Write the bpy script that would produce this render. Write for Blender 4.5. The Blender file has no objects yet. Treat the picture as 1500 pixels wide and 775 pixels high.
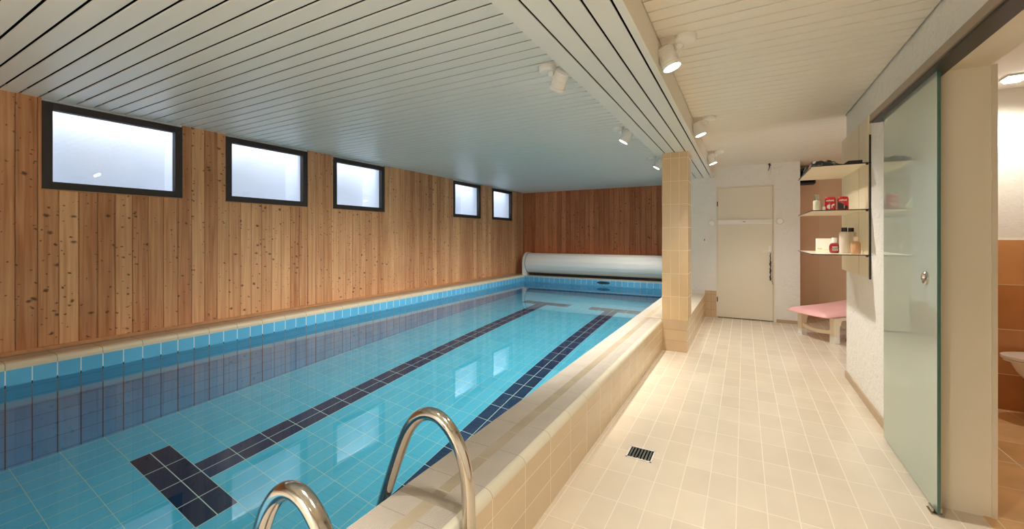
import bpy, bmesh, math, random
from mathutils import Vector, Matrix
random.seed(7)
SC = bpy.context.scene
COL = SC.collection
PI = math.pi

# ------------------------------------------------------------------ camera
cam_d = bpy.data.cameras.new('camera')
cam_d.sensor_width = 36.0
cam_d.lens = 609.0 / 1500.0 * 36.0
cam_d.shift_y = -40.5 / 1500.0
cam_d.clip_start = 0.02
cam = bpy.data.objects.new('camera', cam_d)
COL.objects.link(cam)
cam.location = (0, 0, 1.22)
cam.rotation_euler = (PI / 2, 0, math.atan(340.0 / 609.0))
SC.camera = cam

# ------------------------------------------------------------------ world (overcast daylight above the light shafts)
world = bpy.data.worlds.new('world')
SC.world = world
world.use_nodes = True
bg = world.node_tree.nodes['Background']
bg.inputs[0].default_value = (0.87, 0.93, 1.0, 1)
bg.inputs[1].default_value = 4.6

# ------------------------------------------------------------------ exposure and light paths
vs = SC.view_settings
vs.view_transform = 'Standard'
vs.look = 'None'
vs.gamma = 1.0
vs.exposure = 1.0
vs.use_curve_mapping = False
cy = SC.cycles
cy.max_bounces = 14
cy.diffuse_bounces = 8
cy.glossy_bounces = 6
cy.transmission_bounces = 8
cy.transparent_max_bounces = 12
cy.caustics_refractive = True
cy.caustics_reflective = False
cy.blur_glossy = 0.1
cy.sample_clamp_indirect = 4.0
cy.use_denoising = True

SPOT_POOL, SPOT_WALK = 172.0, 54.0            # watts of one ceiling spotlight
SPOT_C = (1.0, 0.945, 0.87)


# ------------------------------------------------------------------ materials
def new_mat(name):
    m = bpy.data.materials.new(name)
    m.use_nodes = True
    nt = m.node_tree
    return m, nt, nt.nodes['Principled BSDF']


def N(nt, typ, **kw):
    n = nt.nodes.new(typ)
    for k, v in kw.items():
        setattr(n, k, v)
    return n


def L(nt, a, b):
    nt.links.new(a, b)


def math_node(nt, op, a, b=None, c=None):
    n = N(nt, 'ShaderNodeMath', operation=op)
    for i, v in enumerate((a, b, c)):
        if v is None:
            continue
        if isinstance(v, (int, float)):
            n.inputs[i].default_value = v
        else:
            L(nt, v, n.inputs[i])
    return n.outputs[0]


def mixc(nt, fac, a, b, mode='MIX'):
    n = N(nt, 'ShaderNodeMix', data_type='RGBA', blend_type=mode)
    for sock, v in ((n.inputs[0], fac), (n.inputs[6], a), (n.inputs[7], b)):
        if isinstance(v, (int, float)):
            sock.default_value = v
        elif isinstance(v, tuple):
            sock.default_value = (*v, 1) if len(v) == 3 else v
        else:
            L(nt, v, sock)
    return n.outputs[2]


def simple(name, col, rough=0.5, metal=0.0, spec=0.5, noise=0.0, nscale=8.0, bump=0.0, bscale=200.0, coat=0.0):
    m, nt, b = new_mat(name)
    b.inputs['Base Color'].default_value = (*col, 1)
    b.inputs['Roughness'].default_value = rough
    b.inputs['Metallic'].default_value = metal
    b.inputs['Specular IOR Level'].default_value = spec
    b.inputs['Coat Weight'].default_value = coat
    tc = N(nt, 'ShaderNodeTexCoord')
    nz = N(nt, 'ShaderNodeTexNoise')
    nz.inputs['Scale'].default_value = nscale
    nz.inputs['Detail'].default_value = 4
    L(nt, tc.outputs['Object'], nz.inputs['Vector'])
    if noise > 0:
        dark = tuple(c * (1 - noise) for c in col)
        lite = tuple(min(1, c * (1 + noise * 0.6)) for c in col)
        L(nt, mixc(nt, nz.outputs[0], dark, lite), b.inputs['Base Color'])
    if bump > 0:
        n2 = N(nt, 'ShaderNodeTexNoise')
        n2.inputs['Scale'].default_value = bscale
        n2.inputs['Detail'].default_value = 3
        L(nt, tc.outputs['Object'], n2.inputs['Vector'])
        bp = N(nt, 'ShaderNodeBump')
        bp.inputs['Strength'].default_value = bump
        bp.inputs['Distance'].default_value = 0.004
        L(nt, n2.outputs[0], bp.inputs['Height'])
        L(nt, bp.outputs[0], b.inputs['Normal'])
    return m


def uvsock(nt, axes, ou, ov):
    tc = N(nt, 'ShaderNodeTexCoord')
    sp = N(nt, 'ShaderNodeSeparateXYZ')
    L(nt, tc.outputs['Object'], sp.inputs[0])
    s = {'x': sp.outputs[0], 'y': sp.outputs[1], 'z': sp.outputs[2]}
    u = math_node(nt, 'SUBTRACT', s[axes[0]], ou)
    v = math_node(nt, 'SUBTRACT', s[axes[1]], ov)
    cb = N(nt, 'ShaderNodeCombineXYZ')
    L(nt, u, cb.inputs[0])
    L(nt, v, cb.inputs[1])
    return tc, s, u, v, cb.outputs[0]


def tile_mat(name, axes, w, h, ou, ov, c1, c2, grout, gw=0.0018, rough=0.25, grough=0.8, offset=0.0,
             mottle=0.08, bump=0.35, grout2=None, zsplit=0.2, spec=0.5):
    m, nt, b = new_mat(name)
    tc, s, u, v, vec = uvsock(nt, axes, ou - 40 * w, ov - 40 * h)
    br = N(nt, 'ShaderNodeTexBrick')
    br.offset = offset
    br.squash = 1.0
    br.inputs['Scale'].default_value = 1.0
    br.inputs['Mortar Size'].default_value = gw
    br.inputs['Mortar Smooth'].default_value = 0.15
    br.inputs['Bias'].default_value = 0.0
    br.inputs['Brick Width'].default_value = w
    br.inputs['Row Height'].default_value = h
    br.inputs['Color1'].default_value = (*c1, 1)
    br.inputs['Color2'].default_value = (*c2, 1)
    L(nt, vec, br.inputs['Vector'])
    nz = N(nt, 'ShaderNodeTexNoise')
    nz.inputs['Scale'].default_value = 5.0
    nz.inputs['Detail'].default_value = 5
    L(nt, tc.outputs['Object'], nz.inputs['Vector'])
    k = math_node(nt, 'MULTIPLY_ADD', nz.outputs[0], mottle * 2, 1 - mottle)
    gcol = N(nt, 'ShaderNodeCombineColor')
    for i in range(3):
        L(nt, k, gcol.inputs[i])
    col = mixc(nt, 1.0, br.outputs['Color'], gcol.outputs[0], 'MULTIPLY')
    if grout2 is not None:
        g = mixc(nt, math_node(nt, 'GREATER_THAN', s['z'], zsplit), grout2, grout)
    else:
        g = grout
    col = mixc(nt, br.outputs['Fac'], col, g)
    L(nt, col, b.inputs['Base Color'])
    r = N(nt, 'ShaderNodeMapRange')
    r.inputs[3].default_value = rough
    r.inputs[4].default_value = grough
    L(nt, br.outputs['Fac'], r.inputs[0])
    L(nt, r.outputs[0], b.inputs['Roughness'])
    b.inputs['Specular IOR Level'].default_value = spec
    bp = N(nt, 'ShaderNodeBump')
    bp.invert = True
    bp.inputs['Strength'].default_value = bump
    bp.inputs['Distance'].default_value = 0.002
    L(nt, br.outputs['Fac'], bp.inputs['Height'])
    L(nt, bp.outputs[0], b.inputs['Normal'])
    return m


BW, BO = 0.1118, 0.889          # width of one wooden board and where the first joint lies


def wood_mat(name, axis, c_dark, c_lite, c_knot, off=0.0):
    m, nt, b = new_mat(name)
    tc, s, u, v, vec = uvsock(nt, axis + 'z', BO - 60 * BW + off, 0)
    idx = math_node(nt, 'FLOOR', math_node(nt, 'DIVIDE', u, BW))
    wn = N(nt, 'ShaderNodeTexWhiteNoise', noise_dimensions='1D')
    L(nt, idx, wn.inputs['W'])
    # grain, stretched along the board and shifted from board to board
    cb = N(nt, 'ShaderNodeCombineXYZ')
    L(nt, math_node(nt, 'MULTIPLY', u, 42), cb.inputs[0])
    L(nt, math_node(nt, 'MULTIPLY_ADD', wn.outputs[0], 37.0, math_node(nt, 'MULTIPLY', v, 1.3)), cb.inputs[1])
    L(nt, idx, cb.inputs[2])
    g = N(nt, 'ShaderNodeTexNoise')
    g.inputs['Scale'].default_value = 1.0
    g.inputs['Detail'].default_value = 5
    g.inputs['Distortion'].default_value = 0.6
    L(nt, cb.outputs[0], g.inputs['Vector'])
    cb3 = N(nt, 'ShaderNodeCombineXYZ')
    L(nt, math_node(nt, 'MULTIPLY', u, 3), cb3.inputs[0])
    L(nt, math_node(nt, 'MULTIPLY', v, 1.5), cb3.inputs[1])
    L(nt, wn.outputs[0], cb3.inputs[2])
    g3 = N(nt, 'ShaderNodeTexNoise')
    g3.inputs['Scale'].default_value = 1.6
    L(nt, cb3.outputs[0], g3.inputs['Vector'])
    t = math_node(nt, 'ADD', math_node(nt, 'MULTIPLY', g.outputs[0], 1.15),
                  math_node(nt, 'ADD', math_node(nt, 'MULTIPLY', wn.outputs[0], 0.55),
                            math_node(nt, 'MULTIPLY', g3.outputs[0], 0.35)))
    t = math_node(nt, 'SUBTRACT', t, 0.55)
    col = mixc(nt, t, c_dark, c_lite)
    # knots
    kn = None
    dn = N(nt, 'ShaderNodeTexNoise')
    dn.inputs['Scale'].default_value = 45
    L(nt, tc.outputs['Object'], dn.inputs['Vector'])
    dd = math_node(nt, 'MULTIPLY_ADD', dn.outputs[0], 0.03, -0.015)
    ud = math_node(nt, 'ADD', math_node(nt, 'ADD', u, dd), math_node(nt, 'MULTIPLY', idx, 3.37))
    vd = math_node(nt, 'ADD', math_node(nt, 'SUBTRACT', v, dd), math_node(nt, 'MULTIPLY', wn.outputs[0], 5.0))
    for sc, thr, gate in ((8.0, 0.055, 0.62), (5.0, 0.055, 0.55), (15.0, 0.075, 0.78), (21.0, 0.08, 0.85)):
        cbk = N(nt, 'ShaderNodeCombineXYZ')
        L(nt, math_node(nt, 'MULTIPLY', ud, sc * 0.8), cbk.inputs[0])
        L(nt, math_node(nt, 'MULTIPLY', vd, sc * 1.1), cbk.inputs[1])
        vo = N(nt, 'ShaderNodeTexVoronoi', voronoi_dimensions='2D')
        vo.inputs['Scale'].default_value = 1.0
        L(nt, cbk.outputs[0], vo.inputs['Vector'])
        sep = N(nt, 'ShaderNodeSeparateColor')
        L(nt, vo.outputs['Color'], sep.inputs[0])
        ms = N(nt, 'ShaderNodeMapRange')
        ms.inputs[1].default_value = thr * 0.5
        ms.inputs[2].default_value = thr * 1.6
        ms.inputs[3].default_value = 1
        ms.inputs[4].default_value = 0
        L(nt, vo.outputs['Distance'], ms.inputs[0])
        one = math_node(nt, 'MULTIPLY', ms.outputs[0], math_node(nt, 'GREATER_THAN', sep.outputs[0], gate))
        kn = one if kn is None else math_node(nt, 'MAXIMUM', kn, one)
    col = mixc(nt, math_node(nt, 'MULTIPLY', kn, 0.9), col, c_knot)
    L(nt, col, b.inputs['Base Color'])
    b.inputs['Roughness'].default_value = 0.5
    b.inputs['Specular IOR Level'].default_value = 0.3
    bp = N(nt, 'ShaderNodeBump')
    bp.inputs['Strength'].default_value = 0.12
    bp.inputs['Distance'].default_value = 0.002
    L(nt, g.outputs[0], bp.inputs['Height'])
    L(nt, bp.outputs[0], b.inputs['Normal'])
    return m


def plaster_mat(name, col, strength=0.7, scale=30.0):
    m, nt, b = new_mat(name)
    b.inputs['Base Color'].default_value = (*col, 1)
    b.inputs['Roughness'].default_value = 0.85
    b.inputs['Specular IOR Level'].default_value = 0.2
    tc = N(nt, 'ShaderNodeTexCoord')
    n1 = N(nt, 'ShaderNodeTexNoise')
    n1.inputs['Scale'].default_value = scale
    n1.inputs['Detail'].default_value = 6
    n1.inputs['Distortion'].default_value = 1.2
    L(nt, tc.outputs['Object'], n1.inputs['Vector'])
    n2 = N(nt, 'ShaderNodeTexVoronoi', feature='SMOOTH_F1')
    n2.inputs['Scale'].default_value = scale * 0.6
    mp = N(nt, 'ShaderNodeVectorMath', operation='MULTIPLY_ADD')
    mp.inputs[1].default_value = (0.05, 0.05, 0.05)
    L(nt, n1.outputs[1], mp.inputs[0])
    L(nt, tc.outputs['Object'], mp.inputs[2])
    L(nt, mp.outputs[0], n2.inputs['Vector'])
    h = math_node(nt, 'ADD', n1.outputs[0], math_node(nt, 'MULTIPLY', n2.outputs['Distance'], 0.8))
    bp = N(nt, 'ShaderNodeBump')
    bp.inputs['Strength'].default_value = strength
    bp.inputs['Distance'].default_value = 0.012
    L(nt, h, bp.inputs['Height'])
    L(nt, bp.outputs[0], b.inputs['Normal'])
    return m


def ribbed_mat(name, col, jy, jo):
    """non-slip pool edge tile: fine raised dots in rows, a joint every jy metres along y"""
    m, nt, b = new_mat(name)
    tc = N(nt, 'ShaderNodeTexCoord')
    sp = N(nt, 'ShaderNodeSeparateXYZ')
    L(nt, tc.outputs['Object'], sp.inputs[0])
    sx = math_node(nt, 'SINE', math_node(nt, 'MULTIPLY', sp.outputs[0], 2 * PI / 0.0065))
    sy = math_node(nt, 'SINE', math_node(nt, 'MULTIPLY', sp.outputs[1], 2 * PI / 0.0065))
    h = math_node(nt, 'MULTIPLY_ADD', sy, 0.35, sx)
    md = math_node(nt, 'FLOORED_MODULO', math_node(nt, 'SUBTRACT', sp.outputs[1], jo), jy)
    jt = math_node(nt, 'LESS_THAN', md, 0.004)
    nz = N(nt, 'ShaderNodeTexNoise')
    nz.inputs['Scale'].default_value = 9
    L(nt, tc.outputs['Object'], nz.inputs['Vector'])
    c = mixc(nt, nz.outputs[0], tuple(k * 0.86 for k in col), tuple(min(1, k * 1.08) for k in col))
    c = mixc(nt, math_node(nt, 'MULTIPLY', math_node(nt, 'LESS_THAN', h, -0.5), 0.45), c, tuple(k * 0.55 for k in col))
    c = mixc(nt, math_node(nt, 'MULTIPLY', jt, 0.6), c, tuple(k * 0.5 for k in col))
    L(nt, c, b.inputs['Base Color'])
    b.inputs['Roughness'].default_value = 0.55
    bp = N(nt, 'ShaderNodeBump')
    bp.inputs['Strength'].default_value = 0.5
    bp.inputs['Distance'].default_value = 0.0015
    L(nt, h, bp.inputs['Height'])
    L(nt, bp.outputs[0], b.inputs['Normal'])
    return m


def water_mat():
    m = bpy.data.materials.new('water')
    m.use_nodes = True
    nt = m.node_tree
    nt.nodes.clear()
    o = N(nt, 'ShaderNodeOutputMaterial')
    g = N(nt, 'ShaderNodeBsdfGlass')
    g.inputs['Color'].default_value = (1, 1, 1, 1)
    g.inputs['Roughness'].default_value = 0.0
    g.inputs['IOR'].default_value = 1.33
    L(nt, g.outputs[0], o.inputs[0])
    return m


def schlick(nt, f0=0.043, ex=5.0):
    lw = N(nt, 'ShaderNodeLayerWeight')
    lw.inputs[0].default_value = 0.5
    p = math_node(nt, 'POWER', lw.outputs['Facing'], ex)
    return math_node(nt, 'MULTIPLY_ADD', p, 1 - f0, f0)


def clear_glass(name, tint=(1, 1, 1), gloss=0.06):
    m = bpy.data.materials.new(name)
    m.use_nodes = True
    nt = m.node_tree
    nt.nodes.clear()
    o = N(nt, 'ShaderNodeOutputMaterial')
    t = N(nt, 'ShaderNodeBsdfTransparent')
    t.inputs[0].default_value = (*tint, 1)
    g = N(nt, 'ShaderNodeBsdfGlossy')
    g.inputs['Roughness'].default_value = 0.01
    mx = N(nt, 'ShaderNodeMixShader')
    L(nt, schlick(nt), mx.inputs[0])
    L(nt, t.outputs[0], mx.inputs[1])
    L(nt, g.outputs[0], mx.inputs[2])
    L(nt, mx.outputs[0], o.inputs[0])
    return m


def frosted_glass():
    m = bpy.data.materials.new('frosted_glass')
    m.use_nodes = True
    nt = m.node_tree
    nt.nodes.clear()
    o = N(nt, 'ShaderNodeOutputMaterial')
    d = N(nt, 'ShaderNodeBsdfDiffuse')
    d.inputs[0].default_value = (0.56, 0.62, 0.56, 1)
    t = N(nt, 'ShaderNodeBsdfTranslucent')
    t.inputs[0].default_value = (0.74, 0.82, 0.76, 1)
    m1 = N(nt, 'ShaderNodeMixShader')
    m1.inputs[0].default_value = 0.4
    L(nt, d.outputs[0], m1.inputs[1])
    L(nt, t.outputs[0], m1.inputs[2])
    g = N(nt, 'ShaderNodeBsdfGlossy')
    g.inputs['Roughness'].default_value = 0.02
    g.inputs[0].default_value = (0.85, 0.95, 0.9, 1)
    m2 = N(nt, 'ShaderNodeMixShader')
    L(nt, schlick(nt, 0.10, 3.5), m2.inputs[0])
    L(nt, m1.outputs[0], m2.inputs[1])
    L(nt, g.outputs[0], m2.inputs[2])
    L(nt, m2.outputs[0], o.inputs[0])
    return m


def emit_mat(name, col, st):
    m = bpy.data.materials.new(name)
    m.use_nodes = True
    nt = m.node_tree
    nt.nodes.clear()
    o = N(nt, 'ShaderNodeOutputMaterial')
    e = N(nt, 'ShaderNodeEmission')
    e.inputs[0].default_value = (*col, 1)
    e.inputs[1].default_value = st
    L(nt, e.outputs[0], o.inputs[0])
    return m


BEIGE1, BEIGE2, BGROUT = (0.62, 0.485, 0.32), (0.66, 0.53, 0.36), (0.80, 0.72, 0.56)
FL1, FL2, FGROUT = (0.66, 0.57, 0.445), (0.715, 0.625, 0.49), (0.76, 0.69, 0.57)
BLUE1, BLUE2 = (0.10, 0.37, 0.60), (0.12, 0.42, 0.66)
M = {}
M['floor'] = tile_mat('floor_tile', 'xy', 0.12, 0.2405, -0.27, 1.67, FL1, FL2, FGROUT, 0.0022, 0.22, mottle=0.10)
M['curb_face'] = tile_mat('curb_tile_side', 'yz', 0.25, 0.115, 1.24, 0.0, BEIGE1, BEIGE2, BGROUT, 0.0018, 0.25)
M['curb_x'] = tile_mat('curb_tile_front', 'xz', 0.36, 0.115, -0.80, 0.0, (0.56, 0.40, 0.24), (0.60, 0.43, 0.26), (0.30, 0.22, 0.14), 0.0018, 0.25)
M['curb_top'] = tile_mat('curb_tile_top', 'xy', 0.30, 0.25, -0.77, 1.24, FL1, FL2, FGROUT, 0.0018, 0.3)
M['pillar_x'] = tile_mat('pillar_tile_front', 'xz', 0.0868, 0.2465, -0.775, 0.335, (0.62, 0.43, 0.235), (0.66, 0.47, 0.26), (0.84, 0.72, 0.48), 0.0018, 0.22)
M['pillar_y'] = tile_mat('pillar_tile_side', 'yz', 0.103, 0.2465, 4.72, 0.335, (0.62, 0.43, 0.235), (0.66, 0.47, 0.26), (0.84, 0.72, 0.48), 0.0018, 0.22)
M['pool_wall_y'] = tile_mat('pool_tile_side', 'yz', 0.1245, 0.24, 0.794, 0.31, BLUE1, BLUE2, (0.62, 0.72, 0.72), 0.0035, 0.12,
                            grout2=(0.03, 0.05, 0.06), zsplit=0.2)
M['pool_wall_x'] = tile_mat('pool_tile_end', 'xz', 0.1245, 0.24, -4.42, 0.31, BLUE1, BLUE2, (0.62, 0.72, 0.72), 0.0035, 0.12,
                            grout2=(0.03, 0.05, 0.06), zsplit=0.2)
M['pool_floor'] = tile_mat('pool_tile_floor', 'xy', 0.1185, 0.243, -3.567, 1.54, (0.075, 0.52, 0.72), (0.10, 0.57, 0.77),
                           (0.42, 0.68, 0.55), 0.0022, 0.15)
M['lane'] = tile_mat('lane_tile', 'xy', 0.1185, 0.243, -3.567, 1.54, (0.008, 0.035, 0.09), (0.012, 0.05, 0.12),
                     (0.55, 0.75, 0.70), 0.003, 0.15)
M['lane2'] = tile_mat('lane_tile_right', 'xy', 0.1185, 0.243, -2.188, 1.54, (0.008, 0.035, 0.09), (0.012, 0.05, 0.12),
                      (0.55, 0.75, 0.70), 0.003, 0.15)
M['bar'] = tile_mat('lane_bar_tile', 'xy', 0.243, 0.125, -3.934, 1.29, (0.006, 0.025, 0.06), (0.008, 0.03, 0.07),
                    (0.55, 0.72, 0.62), 0.003, 0.15)
M['bar2'] = tile_mat('lane_bar_tile_right', 'xy', 0.243, 0.125, -2.555, 1.29, (0.006, 0.025, 0.06), (0.008, 0.03, 0.07),
                     (0.55, 0.72, 0.62), 0.003, 0.15)
M['bullnose'] = tile_mat('edge_bullnose_tile', 'yx', 0.25, 30.0, 1.24, -15.0, (0.66, 0.60, 0.46), (0.69, 0.63, 0.49), (0.34, 0.28, 0.19), 0.0016, 0.25)
M['bullnose_l'] = tile_mat('ledge_tile', 'yx', 0.249, 30.0, 0.794, -15.0, (0.60, 0.50, 0.35), (0.64, 0.54, 0.38), (0.22, 0.18, 0.12), 0.0018, 0.3)
M['ledge_flat'] = tile_mat('ledge_flat_tile', 'yx', 0.249, 30.0, 0.794, -15.0, (0.44, 0.34, 0.24), (0.48, 0.38, 0.27), (0.22, 0.17, 0.12), 0.0018, 0.4)
M['ribbed'] = ribbed_mat('ribbed_edge_tile', (0.52, 0.46, 0.38), 0.25, 1.24)
M['strip'] = tile_mat('edge_strip_tile', 'yx', 0.25, 30.0, 1.155, -15.0, (0.38, 0.31, 0.21), (0.42, 0.34, 0.24), (0.56, 0.49, 0.38), 0.0022, 0.4, mottle=0.25)
M['cross'] = simple('edge_cross_tile', (0.36, 0.30, 0.22), 0.4, noise=0.25)
M['wood_left'] = wood_mat('wall_wood', 'y', (0.36, 0.13, 0.05), (0.78, 0.44, 0.22), (0.08, 0.028, 0.014))
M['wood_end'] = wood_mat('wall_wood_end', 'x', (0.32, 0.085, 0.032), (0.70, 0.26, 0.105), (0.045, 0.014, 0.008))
M['wood_trim'] = simple('wood_trim', (0.46, 0.23, 0.10), 0.5, noise=0.3, nscale=20)
M['dark_gap'] = simple('dark_gap', (0.012, 0.010, 0.010), 0.9, spec=0.0)
M['brown_lit_gap'] = simple('brown_lit_gap', (0.10, 0.055, 0.03), 0.9, spec=0.1)  # backing coloured brown for the light on slat edges in the gaps
M['slat'] = simple('ceiling_slat', (0.74, 0.735, 0.68), 0.38, noise=0.03, nscale=2)
M['slat_walk'] = simple('ceiling_slat_warm', (0.80, 0.75, 0.65), 0.45, noise=0.03, nscale=2)
M['plaster'] = plaster_mat('rough_plaster', (0.80, 0.78, 0.73))
M['plaster_smooth'] = plaster_mat('smooth_plaster', (0.80, 0.77, 0.70), 0.12, 60)
M['jamb'] = simple('jamb_paint', (0.80, 0.75, 0.62), 0.5, noise=0.04, nscale=3)
M['niche'] = simple('niche_paint', (0.74, 0.53, 0.36), 0.6, noise=0.08, nscale=4)
M['niche_l'] = simple('niche_tone_left', (0.72, 0.48, 0.31), 0.6, noise=0.08, nscale=4)  # slightly redder, darker tone for the left strip of the niche wall
M['white'] = simple('white_paint', (0.84, 0.83, 0.78), 0.4)
M['white_metal'] = simple('white_metal', (0.82, 0.80, 0.76), 0.35)
M['door_paint'] = simple('door_paint', (0.75, 0.69, 0.56), 0.4, noise=0.03, nscale=3)
M['board'] = simple('cream_board', (0.74, 0.66, 0.48), 0.4, noise=0.03, nscale=3)
M['shelf'] = simple('cream_shelf', (0.86, 0.80, 0.64), 0.25)
M['black'] = simple('black_plastic', (0.012, 0.011, 0.012), 0.35)
M['frame'] = simple('dark_window_frame', (0.030, 0.020, 0.018), 0.6, noise=0.2, nscale=30)
M['concrete'] = simple('light_shaft_wall', (0.82, 0.86, 0.92), 0.9, noise=0.10, nscale=3, bump=0.3, bscale=40)
M['pane'] = clear_glass('window_glass')
M['water'] = water_mat()
M['frost'] = frosted_glass()
M['green_edge'] = simple('green_glass_edge', (0.05, 0.14, 0.11), 0.1, coat=0.5)
M['chrome'] = simple('polished_steel', (0.55, 0.50, 0.44), 0.13, metal=1.0)
M['rail_metal'] = simple('bronze_rail', (0.32, 0.25, 0.18), 0.35, metal=0.5, noise=0.1, nscale=30)
M['roller'] = simple('roller_plastic', (0.86, 0.83, 0.78), 0.28, coat=0.3)
M['lens'] = emit_mat('lamp_lens', (1.0, 0.95, 0.86), 14.0)
M['pink'] = simple('pink_cushion', (0.86, 0.46, 0.45), 0.45, noise=0.06, nscale=5)
M['cream_plastic'] = simple('cream_plastic', (0.78, 0.70, 0.52), 0.4)
M['ceramic'] = simple('toilet_ceramic', (0.86, 0.84, 0.78), 0.12, coat=0.5)
OR1, OR2, ORG = (0.48, 0.20, 0.065), (0.60, 0.29, 0.11), (0.78, 0.66, 0.48)
M['bath_x'] = tile_mat('bathroom_tile_far', 'xz', 0.45, 0.315, 1.40, -0.06, OR1, OR2, ORG, 0.002, 0.3, mottle=0.3)
M['bath_y'] = tile_mat('bathroom_tile_side', 'yz', 0.45, 0.315, 0.0, -0.06, OR1, OR2, ORG, 0.002, 0.3, mottle=0.3)
M['bath_floor'] = tile_mat('bathroom_floor_tile', 'xy', 0.33, 0.33, 1.28, 2.60, (0.66, 0.40, 0.17), (0.76, 0.50, 0.24), (0.85, 0.74, 0.56), 0.003, 0.3, mottle=0.3)
M['skirt'] = simple('skirting_tile', (0.46, 0.34, 0.22), 0.4, noise=0.12, nscale=12)


# ------------------------------------------------------------------ mesh helpers
class MB:
    def __init__(self):
        self.bm = bmesh.new()

    def box(self, x0, x1, y0, y1, z0, z1, bev=0.0, mat=None):
        bm = bmesh.new() if (bev > 0 or mat) else self.bm
        vs_ = [bm.verts.new(p) for p in ((x0, y0, z0), (x1, y0, z0), (x1, y1, z0), (x0, y1, z0),
                                        (x0, y0, z1), (x1, y0, z1), (x1, y1, z1), (x0, y1, z1))]
        for f in ((3, 2, 1, 0), (4, 5, 6, 7), (0, 1, 5, 4), (1, 2, 6, 5), (2, 3, 7, 6), (3, 0, 4, 7)):
            bm.faces.new([vs_[i] for i in f])
        if bm is not self.bm:
            if bev > 0:
                bmesh.ops.bevel(bm, geom=bm.edges[:], offset=bev, segments=2, affect='EDGES', profile=0.7)
            if mat:
                bmesh.ops.transform(bm, matrix=mat, verts=bm.verts)
            self.merge(bm)
        return self

    def merge(self, bm):
        me = bpy.data.meshes.new('tmp')
        bm.to_mesh(me)
        bm.free()
        self.bm.from_mesh(me)
        bpy.data.meshes.remove(me)

    def prism(self, pts, axis, a0, a1, mat=None):
        """extrude a 2-D outline along an axis ('x': pts are (y,z); 'y': (x,z); 'z': (x,y))"""
        bm = bmesh.new()
        def P(p, a):
            return {'x': (a, p[0], p[1]), 'y': (p[0], a, p[1]), 'z': (p[0], p[1], a)}[axis]
        A = [bm.verts.new(P(p, a0)) for p in pts]
        B = [bm.verts.new(P(p, a1)) for p in pts]
        n = len(pts)
        bm.faces.new(A)
        bm.faces.new(B[::-1])
        for i in range(n):
            bm.faces.new((A[i], B[i], B[(i + 1) % n], A[(i + 1) % n]))
        bmesh.ops.recalc_face_normals(bm, faces=bm.faces)
        if mat:
            bmesh.ops.transform(bm, matrix=mat, verts=bm.verts)
        self.merge(bm)
        return self

    def lathe(self, prof, seg=32, mat=None, rfun=None, wave=0.0, nw=0):
        """prof: (radius, height) pairs turned about z"""
        bm = bmesh.new()
        rings = []
        for r, z in prof:
            if r < 1e-6:
                rings.append([bm.verts.new((0, 0, z))])
            else:
                rings.append([bm.verts.new((r * (1 + wave * math.cos(nw * 2 * PI * i / seg)) * math.cos(2 * PI * i / seg),
                                            r * (1 + wave * math.cos(nw * 2 * PI * i / seg)) * math.sin(2 * PI * i / seg), z)) for i in range(seg)])
        for a, b in zip(rings, rings[1:]):
            for i in range(seg):
                j = (i + 1) % seg
                if len(a) == 1 and len(b) == 1:
                    continue
                if len(a) == 1:
                    bm.faces.new((a[0], b[i], b[j]))
                elif len(b) == 1:
                    bm.faces.new((a[i], b[0], a[j]))
                else:
                    bm.faces.new((a[i], b[i], b[j], a[j]))
        for ring, flip in ((rings[0], False), (rings[-1], True)):
            if len(ring) > 1:
                bm.faces.new(ring if flip else ring[::-1])
        bmesh.ops.recalc_face_normals(bm, faces=bm.faces)
        if mat:
            bmesh.ops.transform(bm, matrix=mat, verts=bm.verts)
        self.merge(bm)
        return self

    def tube(self, path, r, seg=16, closed=False):
        bm = bmesh.new()
        P = [Vector(p) for p in path]
        R = r if isinstance(r, (list, tuple)) else [r] * len(P)
        t0 = (P[1] - P[0]).normalized()
        up = Vector((0, 0, 1)) if abs(t0.z) < 0.9 else Vector((0, 1, 0))
        nrm = t0.cross(up).normalized()
        rings = []
        for i, p in enumerate(P):
            a = P[max(0, i - 1)]
            b = P[min(len(P) - 1, i + 1)]
            t = (b - a).normalized()
            nrm = (nrm - t * nrm.dot(t)).normalized()
            bn = t.cross(nrm)
            rings.append([bm.verts.new(p + (nrm * math.cos(2 * PI * k / seg) + bn * math.sin(2 * PI * k / seg)) * R[i]) for k in range(seg)])
        for a, b in zip(rings, rings[1:]):
            for k in range(seg):
                j = (k + 1) % seg
                bm.faces.new((a[k], a[j], b[j], b[k]))
        bm.faces.new(rings[0][::-1])
        bm.faces.new(rings[-1])
        bmesh.ops.recalc_face_normals(bm, faces=bm.faces)
        self.merge(bm)
        return self

    def build(self, name, mat, parent=None, smooth=False, angle=40, loc=None):
        me = bpy.data.meshes.new(name)
        self.bm.to_mesh(me)
        self.bm.free()
        me.materials.append(mat)
        if smooth:
            me.shade_smooth()
            me.set_sharp_from_angle(angle=math.radians(angle))
        o = bpy.data.objects.new(name, me)
        COL.objects.link(o)
        if loc is not None:
            o.location = loc
        if parent is not None:
            o.parent = parent
        return o


def struct(o):
    o['kind'] = 'structure'
    return o


def tag(o, label, cat, group=None):
    o['label'] = label
    o['category'] = cat
    if group:
        o['group'] = group
    return o


def thing(name, label, cat, loc=(0, 0, 0), group=None, rz=0.0):
    o = bpy.data.objects.new(name, None)
    o.empty_display_size = 0.1
    COL.objects.link(o)
    o.location = loc
    o.rotation_euler = (0, 0, rz)
    return tag(o, label, cat, group)


def setting(name, loc=(0, 0, 0)):
    o = bpy.data.objects.new(name, None)
    COL.objects.link(o)
    o.location = loc
    return struct(o)


def copy_tree(o, parent=None):
    c = o.copy()
    COL.objects.link(c)
    if parent is not None:
        c.parent = parent
    for ch in o.children:
        copy_tree(ch, c)
    return c


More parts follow.
